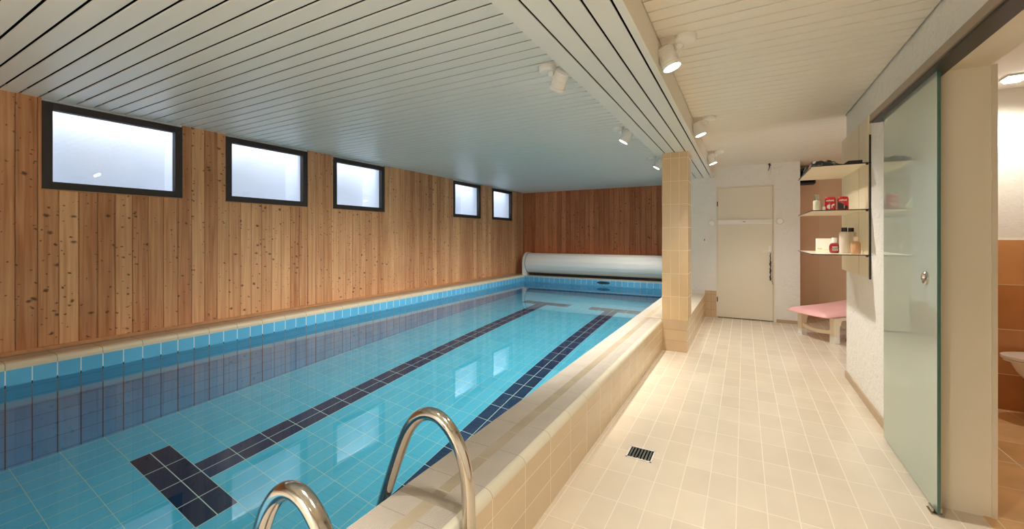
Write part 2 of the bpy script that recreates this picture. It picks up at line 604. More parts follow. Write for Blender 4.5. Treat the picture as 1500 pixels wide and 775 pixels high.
def rotm(loc, direction):
    """matrix that takes +z to direction, at loc"""
    q = Vector((0, 0, 1)).rotation_difference(Vector(direction).normalized())
    return Matrix.Translation(loc) @ q.to_matrix().to_4x4()


# ------------------------------------------------------------------ main dimensions
XL, XP, XI, XC, XR = -4.68, -4.42, -1.06, -0.77, 0.78     # wood wall, pool wall, pool inner edge, curb face, right wall
YB, YN, YP, YE, YD = -1.60, 0.35, 8.50, 8.97, 7.02        # back wall, pool near end, pool far end, end wall, white door wall
ZT, ZW, ZF, ZC = 0.33, 0.19, -1.40, 2.28                  # curb top, water, pool floor, ceiling
XN = 0.682                                                # where the niche begins
YW = 4.59                                                 # where the right wall ends
YR = 7.62                                                 # niche back wall

# ---- walkway floor
struct(MB().box(XC, 2.6, YB, YR + 0.1, -0.12, 0.0).build('floor', M['floor']))

# ---- pool basin
struct(MB().box(XP - 0.1, XI + 0.1, YN - 0.1, YP + 0.1, ZF - 0.1, ZF).build('floor', M['pool_floor'])).name = 'floor_pool'
pw = [MB().box(XP - 0.1, XP, YN - 0.1, YP + 0.1, ZF, ZT - 0.03).build('wall_pool_left', M['pool_wall_y']),
      MB().box(XI, XI + 0.1, YN - 0.1, YP + 0.1, ZF, ZT - 0.03).build('wall_pool_right', M['pool_wall_y']),
      MB().box(XP, XI, YP, YP + 0.1, ZF, ZT - 0.012).build('wall_pool_end', M['pool_wall_x']),
      MB().box(XP, XI, YN - 0.1, YN, ZF, ZT - 0.012).build('wall_pool_near', M['pool_wall_x'])]
for o in pw:
    struct(o)
struct(MB().box(-3.567, -3.330, 1.54, 7.34, ZF, ZF + 0.002).build('trim_1', M['lane']))
struct(MB().box(-2.188, -1.951, 1.54, 7.34, ZF, ZF + 0.002).build('trim_2', M['lane2']))
for k, (x0, mt) in enumerate(((-3.934, M['bar']), (-2.555, M['bar2']))):
    struct(MB().box(x0, x0 + 0.972, 1.29, 1.54, ZF, ZF + 0.0021).build('trim_%d' % (3 + 2 * k), mt))
    struct(MB().box(x0 + 0.05, x0 + 1.022, 7.34, 7.59, ZF, ZF + 0.0021).build('trim_%d' % (4 + 2 * k), mt))

# ---- water: one level surface
wb = MB()
vv = [wb.bm.verts.new(p) for p in ((XP - 0.01, YN - 0.01, ZW), (XI + 0.01, YN - 0.01, ZW), (XI + 0.01, YP + 0.01, ZW), (XP - 0.01, YP + 0.01, ZW))]
wb.bm.faces.new(vv)
water = wb.build('pool_water', M['water'], smooth=True)
tag(water, 'still clear water filling the tiled indoor swimming pool', 'water')
water['kind'] = 'stuff'

# ---- left ledge between pool and wood wall, with rounded edge
struct(MB().box(XL - 0.02, XP - 0.075, YB, YE, 0.1, 0.35).build('trim_7', M['ledge_flat']))
prof = [(XP - 0.075, 0.3)] + [(XP - 0.075, 0.35)] + [(XP - 0.03 + 0.03 * math.sin(a), 0.32 + 0.03 * math.cos(a)) for a in [i * PI / 16 for i in range(9)]] + [(XP, 0.3)]
struct(MB().prism(prof, 'y', YN - 0.1, YP + 0.02).build('trim_8', M['bullnose_l'], smooth=True))
# near end deck and far end deck
struct(MB().box(XL, XC, YB, YN - 0.1, -0.1, ZT).build('floor_deck', M['curb_top']))
struct(MB().box(XP - 0.075, XI + 0.1, YP, YE, ZT - 0.012, ZT).build('trim_9', M['ribbed']))

# ---- curb beside the walkway
cb = MB().box(XI + 0.1, XC, YN - 0.1, 4.72, -0.1, ZT - 0.03)
cb.build('wall_curb', M['curb_face'])
struct(bpy.data.objects['wall_curb'])
prof = [(XC - 0.035, ZT - 0.03), (XC - 0.035, ZT)] + [(XC - 0.03 + 0.03 * math.sin(a), ZT - 0.03 + 0.03 * math.cos(a)) for a in [i * PI / 16 for i in range(9)]]
struct(MB().prism(prof, 'y', YN - 0.1, 4.72).build('trim_10', M['bullnose'], smooth=True))
YX0, YX1 = 1.08, 1.125       # cross strip beside the ladder
for nm, x0, x1, mt in (('trim_11', -0.895, XC - 0.035, 'ribbed'), ('trim_12', -0.945, -0.895, 'strip'), ('trim_13', XI, -0.945, 'ribbed')):
    b_ = MB()
    for y0, y1 in ((YN - 0.1, YX0), (YX1, YP if x1 < -0.9 else 4.72)):
        b_.box(x0, x1, y0, y1, ZT - 0.03, ZT)
    struct(b_.build(nm, M[mt]))
struct(MB().box(XI, XC - 0.035, YX0, YX1, ZT - 0.03, ZT).build('trim_14', M['cross']))
# wider bench of tiles behind the pillar
struct(MB().box(XI + 0.1, -0.525, 4.72, YD, -0.1, ZT + 0.006).build('wall_bench', M['curb_face']))
struct(MB().box(-0.77, -0.525, 4.712, 4.72, 0, ZT + 0.006).build('trim_15', M['curb_x']))
struct(MB().box(-0.90, -0.525, 4.72, YD, ZT + 0.006, ZT + 0.012).build('trim_16', M['curb_top']))

# ---- pillar: front/back faces and side faces with their own tile grids
px0, px1, py0, py1 = -0.775, -0.515, 4.715, 5.03
pil = MB().box(px0, px1, py0, py1, ZT + 0.005, 2.12).build('wall_pillar', M['pillar_x'])
pil.data.materials.append(M['pillar_y'])
for p in pil.data.polygons:
    if abs(p.normal.x) > 0.5:
        p.material_index = 1
struct(pil)

# ---- wood walls: tongue-and-groove boards, cut round the windows
WINS = [(1.02, 1.93), (2.31, 3.23), (3.595, 4.485), (6.16, 7.07), (7.515, 8.385)]
WZ0, WZ1 = 1.59, 2.262


def boards(name, axis, a0, a1, plane, sign, z0, z1, holes, mat):
    b_ = MB()
    k = math.floor((a0 - BO) / BW)
    cuts = []
    while BO + k * BW < a1:
        s0, s1 = max(a0, BO + k * BW), min(a1, BO + (k + 1) * BW)
        cuts.append((s0, s1))
        k += 1
    g, ch = 0.0012, 0.004
    for s0, s1 in cuts:
        pts = sorted({s0, s1} | {h for hh in holes for h in hh if s0 < h < s1})
        for q0, q1 in zip(pts, pts[1:]):
            mid = (q0 + q1) / 2
            top = z1
            segs = [(z0, z1)]
            if any(h0 < mid < h1 for h0, h1 in holes):
                segs = [(z0, WZ0)]
            for za, zb in segs:
                e0 = g if q0 == s0 else 0
                e1 = g if q1 == s1 else 0
                c0 = ch if q0 == s0 else 0.0001
                c1 = ch if q1 == s1 else 0.0001
                d = 0.016
                outl = [(q0 + e0, 0), (q0 + e0, d - c0), (q0 + e0 + c0, d), (q1 - e1 - c1, d), (q1 - e1, d - c1), (q1 - e1, 0)]
                if q1 - q0 < 0.012:
                    continue
                if axis == 'y':
                    b_.prism([(plane + sign * (o_ - d), s_) for s_, o_ in outl], 'z', za, zb)
                else:
                    b_.prism([(s_, plane + sign * (o_ - d)) for s_, o_ in outl], 'z', za, zb)
    return struct(b_.build(name, mat))


boards('wall_left', 'y', YB, YE, XL, 1, 0.35, ZC + 0.02, WINS, M['wood_left'])
boards('wall_end', 'x', XL, XI + 0.12, YE, -1, 0.30, ZC + 0.02, [], M['wood_end'])
struct(MB().box(XL, XL + 0.022, YB, YE, 0.352, 0.382, 0.004).build('baseboard_left', M['wood_trim']))
# masonry behind the boards, with window openings
b_ = MB()
xs = (XL - 0.20, XL - 0.017)
b_.box(*xs, YB, YE + 0.2, -0.1, WZ0).box(*xs, YB, YE + 0.2, WZ1, ZC + 0.15)
ys = [YB] + [v for w in WINS for v in w] + [YE + 0.2]
for y0, y1 in zip(ys[0::2], ys[1::2]):
    b_.box(*xs, y0, y1, WZ0, WZ1)
struct(b_.build('wall_left_masonry', M['concrete']))
struct(MB().box(XL - 0.2, XI + 0.3, YE + 0.018, YE + 0.2, -0.1, ZC + 0.15).build('wall_end_masonry', M['dark_gap']))

# windows and the light shafts behind them
for i, (y0, y1) in enumerate(WINS):
    w = setting('window_%d' % (i + 1), (XL, (y0 + y1) / 2, WZ0))
    hw = (y1 - y0) / 2
    h = WZ1 - WZ0
    f = 0.058
    fb = MB()
    for a in ((-hw, -hw + f, 0, h), (hw - f, hw, 0, h), (-hw + f, hw - f, 0, f), (-hw + f, hw - f, h - f, h)):
        fb.box(-0.055, 0.006, *a, 0.003)
    fb.build('window_frame', M['frame'], w)
    MB().box(-0.032, -0.028, -hw + f, hw - f, f, h - f).build('pane', M['pane'], w)
    MB().box(0.0, 0.010, -hw - 0.004, hw + 0.004, -0.008, -0.0005, 0.001).build('window_sill', M['wood_trim'], w)
    s_ = MB()
    X0, X1 = XL - 0.55, XL - 0.2
    e = 0.07
    s_.box(X0 - 0.1, X0, y0 - e - 0.06, y1 + e + 0.06, 1.2, 2.75)
    s_.box(X0, X1, y0 - e - 0.06, y0 - e, 1.2, 2.75)
    s_.box(X0, X1, y1 + e, y1 + e + 0.06, 1.2, 2.75)
    s_.box(X0, X1, y0 - e, y1 + e, 1.2, 1.42)
    struct(s_.build('wall_shaft_%d' % (i + 1), M['concrete']))

# ---- ceilings made of slats
def slat_ceiling(name, x0, x1, y0, y1, z, phase, gap, mat):
    b_ = MB()
    k = math.floor((y0 - phase) / 0.1)
    while phase + k * 0.1 < y1:
        a = phase + k * 0.1 + gap / 2
        c = phase + (k + 1) * 0.1 - gap / 2
        k += 1
        a, c = max(a, y0), min(c, y1)
        if c - a < 0.01:
            continue
        r = 0.003
        b_.prism([(a, z + 0.006), (a, z + r), (a + r * 0.4, z + r * 0.35), (a + r, z), (c - r, z), (c - r * 0.4, z + r * 0.35), (c, z + r), (c, z + 0.006)], 'x', x0, x1)
    return struct(b_.build(name, mat))


slat_ceiling('ceiling_pool', XL - 0.015, -0.84, YB, YE, ZC, 1.507, 0.012, M['slat'])
slat_ceiling('ceiling_walk', -0.40, XR - 0.010, YB, YW + 0.02, ZC, 1.532, 0.008, M['slat_walk'])
slat_ceiling('ceiling_niche', -0.40, 2.4, YW + 0.02, YR, ZC, 1.532, 0.008, M['slat_walk'])
struct(MB().box(XL - 0.25, -0.62, YB, YE + 0.2, ZC + 0.055, ZC + 0.22).build('ceiling_backing_pool', M['dark_gap']))
struct(MB().box(-0.62, 2.7, YB, YE + 0.2, ZC + 0.055, ZC + 0.22).build('ceiling_backing_walk', M['brown_lit_gap']))
# boxed beam between the two ceilings: five long boards under a dark core
b_ = MB()
for x0, x1 in ((-0.848, -0.753), (-0.743, -0.651), (-0.641, -0.547), (-0.537, -0.447), (-0.437, -0.412)):
    b_.box(x0, x1, YB, YD, 2.120, 2.126, 0.0015)
b_.box(-0.848, -0.838, YB, YD, 2.126, ZC + 0.01)
struct(b_.build('ceiling_beam', M['slat']))
b_ = MB().box(-0.412, -0.402, YB, YD, 2.118, ZC + 0.01, 0.002)
struct(b_.build('ceiling_beam_side', M['slat_walk']))
struct(MB().box(-0.838, -0.413, YB, YD, 2.165, ZC + 0.07).build('ceiling_beam_core', M['dark_gap']))

# ---- white plaster walls
DX0, DX1, DZ = -0.362, 0.383, 1.975
b_ = MB()
b_.box(-0.98, DX0, YD, YD + 0.12, 0, ZC + 0.07).box(DX1, XN, YD, YR + 0.1, 0, ZC + 0.07).box(DX0, DX1, YD, YD + 0.12, DZ, ZC + 0.07)
struct(b_.build('wall_door', M['plaster']))
struct(MB().box(DX0 - 0.1, DX1 + 0.1, YD + 0.125, YD + 0.2, 0, DZ + 0.1).build('door_light_stop', M['dark_gap']))  # unseen slab added to stop daylight leaking in under the door
struct(MB().box(XI + 0.08, XI + 0.14, YD, YE + 0.1, ZT, ZC + 0.07).build('wall_pool_side', M['plaster']))
struct(MB().box(XI + 0.1, -0.9, YD, YD + 0.12, ZT, ZC + 0.07).build('wall_corner', M['plaster']))
struct(MB().box(-0.525, DX0 - 0.005, YD - 0.012, YD, 0, 0.40).build('trim_17', M['curb_x']))
struct(MB().box(DX1 + 0.02, XN, YD - 0.01, YD, 0, 0.045).build('baseboard_door', M['skirt']))
struct(MB().box(XN + 0.001, 2.4, YR, YR + 0.08, 0, ZC + 0.07).build('wall_niche', M['niche']))
struct(MB().box(XN, XN + 0.29, YR - 0.008, YR, 0, ZC).build('trim_18', M['niche_l']))
struct(MB().box(2.30, 2.40, YW, YR, 0, ZC + 0.07).build('wall_niche_right', M['niche']))
# right wall with the doorway to the bathroom
OY0, OY1, OZ = 1.62, 2.585, 1.965
b_ = MB()
b_.box(XR, XR + 0.13, OY1 + 0.02, YW, 0, ZC + 0.07).box(XR, XR + 0.13, YB, OY0, 0, ZC + 0.07).box(XR, XR + 0.13, OY0, OY1 + 0.02, OZ + 0.02, ZC + 0.07)
struct(b_.build('wall_right', M['plaster']))
b_ = MB()
b_.box(XR - 0.003, XR + 0.155, OY1, OY1 + 0.02, 0, OZ).box(XR - 0.003, XR + 0.155, OY0 - 0.02, OY0, 0, OZ).box(XR - 0.003, XR + 0.155, OY0 - 0.02, OY1 + 0.02, OZ, OZ + 0.02)
struct(b_.build('trim_19', M['jamb']))
b_ = MB()
b_.box(XR + 0.155, XR + 0.172, OY1 - 0.008, OY1 + 0.06, 0, OZ).box(XR + 0.155, XR + 0.20, OY0 - 0.06, OY0 + 0.0, 0, OZ)
struct(b_.build('trim_20', M['door_paint']))
struct(MB().box(XR - 0.012, XR, OY1 + 0.03, YW, 0, 0.055).box(XR - 0.012, XR, YB, OY0 - 0.03, 0, 0.055).build('baseboard_right', M['skirt']))
struct(MB().box(XL - 0.2, 2.6, YB - 0.1, YB, -0.1, ZC + 0.15).build('wall_back', M['plaster']))
# bathroom
BX1, BY1, BY0 = 2.25, 4.25, 0.9
struct(MB().box(XR + 0.13, BX1, BY0, BY1, 0.0, 0.004).build('floor_bathroom', M['bath_floor']))
struct(MB().box(XR + 0.13, BX1, BY1, BY1 + 0.1, 0, 2.45).build('wall_bathroom_far', M['plaster_smooth']))
struct(MB().box(XR + 0.13, BX1, BY1 - 0.01, BY1, 0.004, 1.20).build('trim_21', M['bath_x']))
struct(MB().box(BX1, BX1 + 0.1, BY0, BY1 + 0.1, 0, 2.45).build('wall_bathroom_right', M['plaster_smooth']))
struct(MB().box(BX1 - 0.01, BX1, BY0, BY1 - 0.01, 0.004, 1.20).build('trim_22', M['bath_y']))
struct(MB().box(XR + 0.13, BX1 + 0.1, BY0 - 0.1, BY0, 0, 2.45).build('wall_bathroom_near', M['plaster_smooth']))
struct(MB().box(XR + 0.13, BX1 + 0.1, BY0, BY1, 2.26, 2.29).build('ceiling_bathroom', M['plaster_smooth']))

# ------------------------------------------------------------------ white door with security bar
dr = setting('door_1', ((DX0 + DX1) / 2, YD, 0))
hw = (DX1 - DX0) / 2
MB().box(-hw + 0.012, hw - 0.022, 0.012, 0.055, 0.012, DZ - 0.02, 0.003).build('door_leaf', M['door_paint'], dr)
b_ = MB()
b_.box(-hw, -hw + 0.012, -0.006, 0.06, 0, DZ).box(hw - 0.020, hw, -0.006, 0.06, 0, DZ).box(-hw + 0.012, hw - 0.020, -0.006, 0.06, DZ - 0.018, DZ)
b_.build('door_frame', M['door_paint'], dr)
bar = MB().box(-hw + 0.016, hw - 0.026, -0.018, 0.012, 1.408, 1.474, 0.004).build('lock_bar', M['white'], dr)
bar['label'] = 'white security bar across the door'
MB().box(-0.03, 0.01, -0.024, -0.018, 1.437, 1.449, 0.001).build('keyhole_cover', simple('grey_metal', (0.3, 0.3, 0.3), 0.3, metal=0.8), bar)
MB().box(hw - 0.075, hw - 0.045, 0.004, 0.012, 0.96, 1.10, 0.003).build('handle_plate', M['white_metal'], dr)
hb = MB().tube([(hw - 0.06, 0.01, 1.005), (hw - 0.06, -0.04, 1.005), (hw - 0.075, -0.05, 1.005), (hw - 0.165, -0.05, 1.003)], 0.009, 12).build('door_handle', M['white_metal'], dr, smooth=True)
for z in (0.278, 1.717):
    MB().tube([(-hw + 0.008, -0.012, z - 0.035), (-hw + 0.008, -0.012, z + 0.035)], 0.007, 10).build('hinge', M['black'], dr, smooth=True)
# strap of keys hanging from the handle
kx, ky = (DX0 + DX1) / 2 + hw - 0.055, YD - 0.03
ks = thing('key_strap', 'black braided strap with keys hanging below the door handle', 'strap', (kx, ky, 0.99))
pts = [(0.004 * math.sin(i * 1.9), 0.003 * math.cos(i * 1.3), -i * 0.018) for i in range(23)]
rr = [0.004 + 0.007 * abs(math.sin(i * 0.55)) * (1 if i > 4 else 0.3) for i in range(23)]
MB().tube(pts, rr, 10).build('strap', M['black'], ks, smooth=True)
MB().tube([(0.0, 0, 0.012), (0.012, 0, 0.0), (0.0, 0, -0.012), (-0.010, 0, 0), (0.0, 0, 0.012)], 0.002, 8).build('key_ring', M['chrome'], ks, smooth=True)
MB().box(0.002, 0.008, -0.002, 0.002, -0.44, -0.38, 0.001, Matrix.Rotation(-0.35, 4, 'Y') @ Matrix.Translation((-0.13, 0, 0.01))).build('key', M['chrome'], ks)
# round covers at both ends of the bar and the key switch
for x, z, lab in ((-0.427, 1.428, 'small white round cover on the wall left of the door bar'), (0.445, 1.443, 'small white round cover on the wall right of the door bar')):
    t = thing('bar_end_cover', lab, 'cover', (x, YD, z), 'round covers beside the door bar')
    MB().lathe([(0.043, 0), (0.043, 0.012), (0.036, 0.022), (0.0, 0.026)], 28, rotm((0, 0, 0), (0, -1, 0))).build('cap', M['white'], t, smooth=True)
    MB().lathe([(0.049, 0), (0.049, 0.003), (0, 0.003)], 28, rotm((0, 0, 0), (0, -1, 0))).build('rim', M['board'], t, smooth=True)  # darker ring coloured as the shadow line round the cover
    MB().lathe([(0.016, 0.020), (0.016, 0.034), (0, 0.034)], 20, rotm((0, 0, 0), (0, -1, 0))).build('knob', M['white'], t, smooth=True)
t = thing('key_switch', 'round white key switch low on the wall beside the pillar', 'switch', (-0.531, YD, 1.173))
MB().box(-0.045, 0.045, -0.008, 0, -0.045, 0.045, 0.003).build('plate', M['white'], t)
MB().lathe([(0.040, 0.008), (0.040, 0.010), (0, 0.010)], 28, rotm((0, 0, 0), (0, -1, 0))).build('rim', M['board'], t, smooth=True)  # darker ring imitates the thin shadow round the rosette
MB().lathe([(0.034, 0.008), (0.034, 0.014), (0.030, 0.016), (0, 0.016)], 28, rotm((0, 0, 0), (0, -1, 0))).build('rosette', M['white_metal'], t, smooth=True)
MB().box(-0.006, 0.006, -0.018, -0.016, -0.014, 0.014, 0.001).build('keyhole', M['black'], t)
# stub of black cable under the ceiling
cbt = MB().tube([(0.320, YD - 0.012, 2.275), (0.318, YD - 0.014, 2.23), (0.312, YD - 0.012, 2.20), (0.300, YD - 0.016, 2.17)], [0.009, 0.007, 0.005, 0.003], 8)
cbt.tube([(0.300, YD - 0.012, 2.262), (0.336, YD - 0.02, 2.245)], 0.006, 8)
tag(cbt.build('cable_stub', M['black'], smooth=True), 'short black cable end poking out above the white door', 'cable')

# ------------------------------------------------------------------ frosted sliding door
gd = setting('door_2', (0.74, 2.885, 0))
MB().box(-0.005, 0.005, -0.398, 0.398, 0.014, 1.955, 0.001).build('glass_panel', M['frost'], gd)
MB().box(-0.0055, 0.0055, -0.4015, -0.398, 0.014, 1.955).build('glass_edge', M['green_edge'], gd)
b_ = MB()
b_.lathe([(0.031, 0.005), (0.031, 0.012), (0.026, 0.016), (0.021, 0.014), (0.018, 0.004), (0.0, 0.004)], 32, rotm((0, -0.275, 1.03), (-1, 0, 0)))
b_.build('finger_pull', M['chrome'], gd, smooth=True)
t = thing('floor_guide', 'small chrome guide clip at the foot of the glass door', 'guide', (0.74, OY1 - 0.06, 0))
MB().box(-0.022, 0.022, -0.03, 0.03, 0.0, 0.005, 0.002).build('foot_plate', M['chrome'], t)
MB().box(-0.018, -0.010, -0.02, 0.02, 0.005, 0.026, 0.002).build('jaw', M['chrome'], t)
MB().box(0.010, 0.018, -0.02, 0.02, 0.005, 0.026, 0.002).build('jaw', M['chrome'], t)
t = thing('sliding_rail', 'long bronze metal rail above the frosted glass door', 'rail', (0.72, 2.4, 1.945))
MB().box(-0.020, 0.030, -1.3, 1.03, 0.012, 0.052, 0.003).build('cover_profile', M['rail_metal'], t)
MB().box(-0.010, 0.058, -1.3, 1.025, 0.0, 0.012).build('track', M['black'], t)
MB().box(-0.021, 0.034, 1.03, 1.035, 0.0, 0.053, 0.001).build('end_cap', M['rail_metal'], t)

# ------------------------------------------------------------------ shelf board, shelves
t = thing('backing_board', 'tall cream board fixed on the plaster wall behind the shelves', 'board', (0.765, 4.25, 0.93))
MB().box(0.0, 0.0145, -0.46, 0.45, 0, 1.145, 0.002).build('panel', M['board'], t)
MB().box(-0.001, 0.0, -0.19, -0.185, 0.0, 1.145).build('seam', M['skirt'], t)
MB().box(0.004, 0.014, -0.469, -0.4605, -0.01, 1.01).build('shelf_rail', M['black'], t)
for z, lab in ((1.745, 'top cream shelf with dark edge, holding black crumpled cloth'), (1.417, 'middle cream shelf with dark edge, holding two red cans'),
               (1.093, 'lowest cream shelf with dark edge, holding bottles and a white box')):
    t = thing('wall_shelf', lab, 'shelf', (0.60, 4.215, z), 'wall shelves in the corner')
    MB().box(-0.158, 0.162, -0.430, 0.435, -0.006, 0.0).build('shelf_plate', M['shelf'], t)
    b_ = MB()
    b_.box(-0.158, 0.18, -0.436, -0.430, -0.0065, 0.0005)
    b_.box(-0.163, -0.158, -0.436, 0.435, -0.0065, 0.0005)
    b_.build('edge_strip', M['black'], t)
    MB().box(0.150, 0.164, -0.44, -0.425, -0.016, -0.0065).build('bracket', M['black'], t)


def bottle(name, lab, cat, loc, prof, mat, cap_prof=None, cap_mat=None, flat=1.0, extra=None, group=None):
    t = thing(name, lab, cat, loc, group)
    S = Matrix.Diagonal((1, flat, 1, 1))
    MB().lathe(prof, 28, S).build('body', mat, t, smooth=True)
    if cap_prof:
        MB().lathe(cap_prof, 24, S).build('cap', cap_mat, t, smooth=True)
    return t


glassy = simple('pale_glass', (0.72, 0.70, 0.52), 0.08, coat=0.6)
red = simple('red_plastic', (0.62, 0.012, 0.02), 0.25, coat=0.4)
z2 = 1.4175
bottle('perfume_bottle', 'slim clear glass bottle with silver cap beside the red cans', 'bottle', (0.478, 3.86, z2),
       [(0.020, 0), (0.0225, 0.004), (0.0225, 0.068), (0.018, 0.075), (0.012, 0.078)], glassy, [(0.014, 0.078), (0.014, 0.118), (0.012, 0.121), (0, 0.121)], M['chrome'])
bottle('small_tube', 'tiny white tube standing between glass bottle and red can', 'tube', (0.520, 3.84, z2), [(0.009, 0), (0.009, 0.024), (0.007, 0.028), (0, 0.028)], M['white'])
for i, (x, lab) in enumerate(((0.560, 'red can with white round emblem, nearer the glass bottle'), (0.636, 'red can with dark lower front, right of its twin'))):
    t = thing('spray_can', lab, 'can', (x, 3.86, z2), 'red cans on the middle shelf', rz=-0.1)
    R_ = 0.0335
    S = Matrix.Diagonal((1, 0.62, 1, 1))
    MB().lathe([(R_ * 0.96, 0), (R_, 0.004), (R_, 0.078), (R_ * 0.93, 0.088)], 32, S).build('body', red, t, smooth=True)
    MB().lathe([(R_ * 0.95, 0.086), (R_ * 0.93, 0.092), (R_ * 0.75, 0.099), (0, 0.102)], 32, S).build('cap', red, t, smooth=True)

    def front(u, d=0.0006):
        return -0.62 * math.sqrt(max(0, R_ * R_ - u * u)) - d
    # wavy white lettering band
    wb_ = MB()
    for q in range(6):
        u0 = -0.024 + q * 0.0075
        wb_.prism([(u0, 0.066 + 0.002 * (q % 2)), (u0 + 0.006, 0.065 + 0.003 * ((q + 1) % 2)), (u0 + 0.006, 0.074 + 0.002 * (q % 3)), (u0, 0.075)], 'y', front(u0 + 0.003, 0.0016), front(u0 + 0.003, -0.004))
    wb_.build('lettering', M['white'], t)
    if i == 0:
        MB().lathe([(0.017, 0), (0.017, 0.002), (0, 0.002)], 24, rotm((-0.004, -0.0188, 0.026), (0.05, -1, 0))).build('emblem', M['white'], t)
        MB().prism([(0.004, 0.030), (0.024, 0.036), (0.025, 0.048), (0.010, 0.042)], 'y', front(0.015, 0.002), front(0.015, -0.006)).build('emblem', M['white_metal'], t)
    else:
        MB().prism([(-0.031, 0.006), (-0.031, 0.060), (-0.012, 0.052), (0.010, 0.034), (0.024, 0.030), (0.024, 0.006)], 'y', -0.0215, -0.006).build('label_panel', M['black'], t)
        MB().prism([(0.004, 0.012), (0.008, 0.012), (0.007, 0.036), (0.003, 0.036)], 'y', -0.0222, -0.0212).build('emblem', M['white_metal'], t)
z3 = 1.0935
t = thing('white_box', 'square white carton with pale gold print on the lowest shelf', 'box', (0.610, 4.46, z3), rz=-0.25)
MB().box(-0.058, 0.058, -0.055, 0.055, 0, 0.112, 0.003).build('carton', simple('white_card', (0.88, 0.86, 0.76), 0.5), t)
gold = simple('gold_print', (0.72, 0.56, 0.26), 0.4)
MB().box(-0.045, -0.012, -0.0556, -0.055, 0.020, 0.030).build('print', gold, t)
MB().box(0.0, 0.045, -0.0556, -0.055, 0.014, 0.018).build('print', gold, t)
winered = simple('dark_red_liquid', (0.28, 0.008, 0.02), 0.08, coat=0.7)
t = bottle('red_bottle', 'dark red round bottle with white cap on the lowest shelf', 'bottle', (0.618, 4.08, z3),
           [(0.024, 0), (0.031, 0.008), (0.034, 0.030), (0.033, 0.055), (0.026, 0.072), (0.014, 0.080)], winered, [(0.017, 0.078), (0.017, 0.116), (0.014, 0.120), (0, 0.120)], M['white'], 0.8)
MB().box(-0.018, 0.016, -0.0285, -0.0265, 0.044, 0.050).box(-0.020, 0.020, -0.0285, -0.0265, 0.030, 0.034).box(-0.018, 0.018, -0.0285, -0.0265, 0.020, 0.023).build('label_print', M['white'], t)
lotion = simple('lotion_bottle', (0.74, 0.66, 0.58), 0.3)
for x, y, lab in ((0.675, 4.05, 'tall pale lotion bottle with black cap beside the red bottle'), (0.735, 4.16, 'tall pale lotion bottle with black cap behind the amber bottle')):
    bottle('lotion_bottle', lab, 'bottle', (x, y, z3), [(0.028, 0), (0.032, 0.005), (0.032, 0.150), (0.028, 0.162), (0.014, 0.166)], lotion,
           [(0.0185, 0.166), (0.0185, 0.196), (0.017, 0.198), (0, 0.198)], M['black'], 0.75, group='tall lotion bottles')
bottle('amber_bottle', 'peach amber glass bottle with pale cap at the shelf end', 'bottle', (0.722, 3.93, z3),
       [(0.026, 0), (0.029, 0.004), (0.029, 0.072), (0.024, 0.086), (0.011, 0.094)], simple('amber_glass', (0.62, 0.34, 0.18), 0.08, coat=0.7),
       [(0.014, 0.094), (0.014, 0.128), (0, 0.128)], simple('pale_cap', (0.80, 0.66, 0.5), 0.3), 0.7)
# things on the top shelf


def cloth(name, lab, cat, x0, x1, y0, y1, z, h, mat, seed, nx=26, ny=40, parent=None):
    rnd = random.Random(seed)
    ph = [(rnd.uniform(20, 70), rnd.uniform(20, 60), rnd.uniform(0, 6), rnd.uniform(0.3, 1)) for _ in range(6)]
    bm = bmesh.new()
    top, bot = [], []
    for j in range(ny + 1):
        rt, rb = [], []
        for i in range(nx + 1):
            u, v = i / nx, j / ny
            edge = min(1.0, 6 * min(u, 1 - u, v, 1 - v))
            x, y = x0 + (x1 - x0) * u + 0.01 * math.sin(v * 21 + seed), y0 + (y1 - y0) * v + 0.01 * math.sin(u * 17)
            hh = sum(a[3] * math.sin(a[0] * x + a[2]) * math.sin(a[1] * y + a[2] * 2) for a in ph) / 2.2
            zz = z + 0.003 + h * edge * (0.55 + 0.45 * max(-1, min(1, hh)))
            rt.append(bm.verts.new((x, y, zz)))
            rb.append(bm.verts.new((x, y, z + 0.0008)))
        top.append(rt)
        bot.append(rb)
    for j in range(ny):
        for i in range(nx):
            bm.faces.new((top[j][i], top[j][i + 1], top[j + 1][i + 1], top[j + 1][i]))
            bm.faces.new((bot[j][i], bot[j + 1][i], bot[j + 1][i + 1], bot[j][i + 1]))
    for j in range(ny):
        bm.faces.new((top[j][0], top[j + 1][0], bot[j + 1][0], bot[j][0]))
        bm.faces.new((top[j][nx], bot[j][nx], bot[j + 1][nx], top[j + 1][nx]))
    for i in range(nx):
        bm.faces.new((top[0][i], bot[0][i], bot[0][i + 1], top[0][i + 1]))
        bm.faces.new((top[ny][i], top[ny][i + 1], bot[ny][i + 1], bot[ny][i]))
    m_ = MB()
    m_.merge(bm)
    return tag(m_.build(name, mat, smooth=True, angle=80), lab, cat)


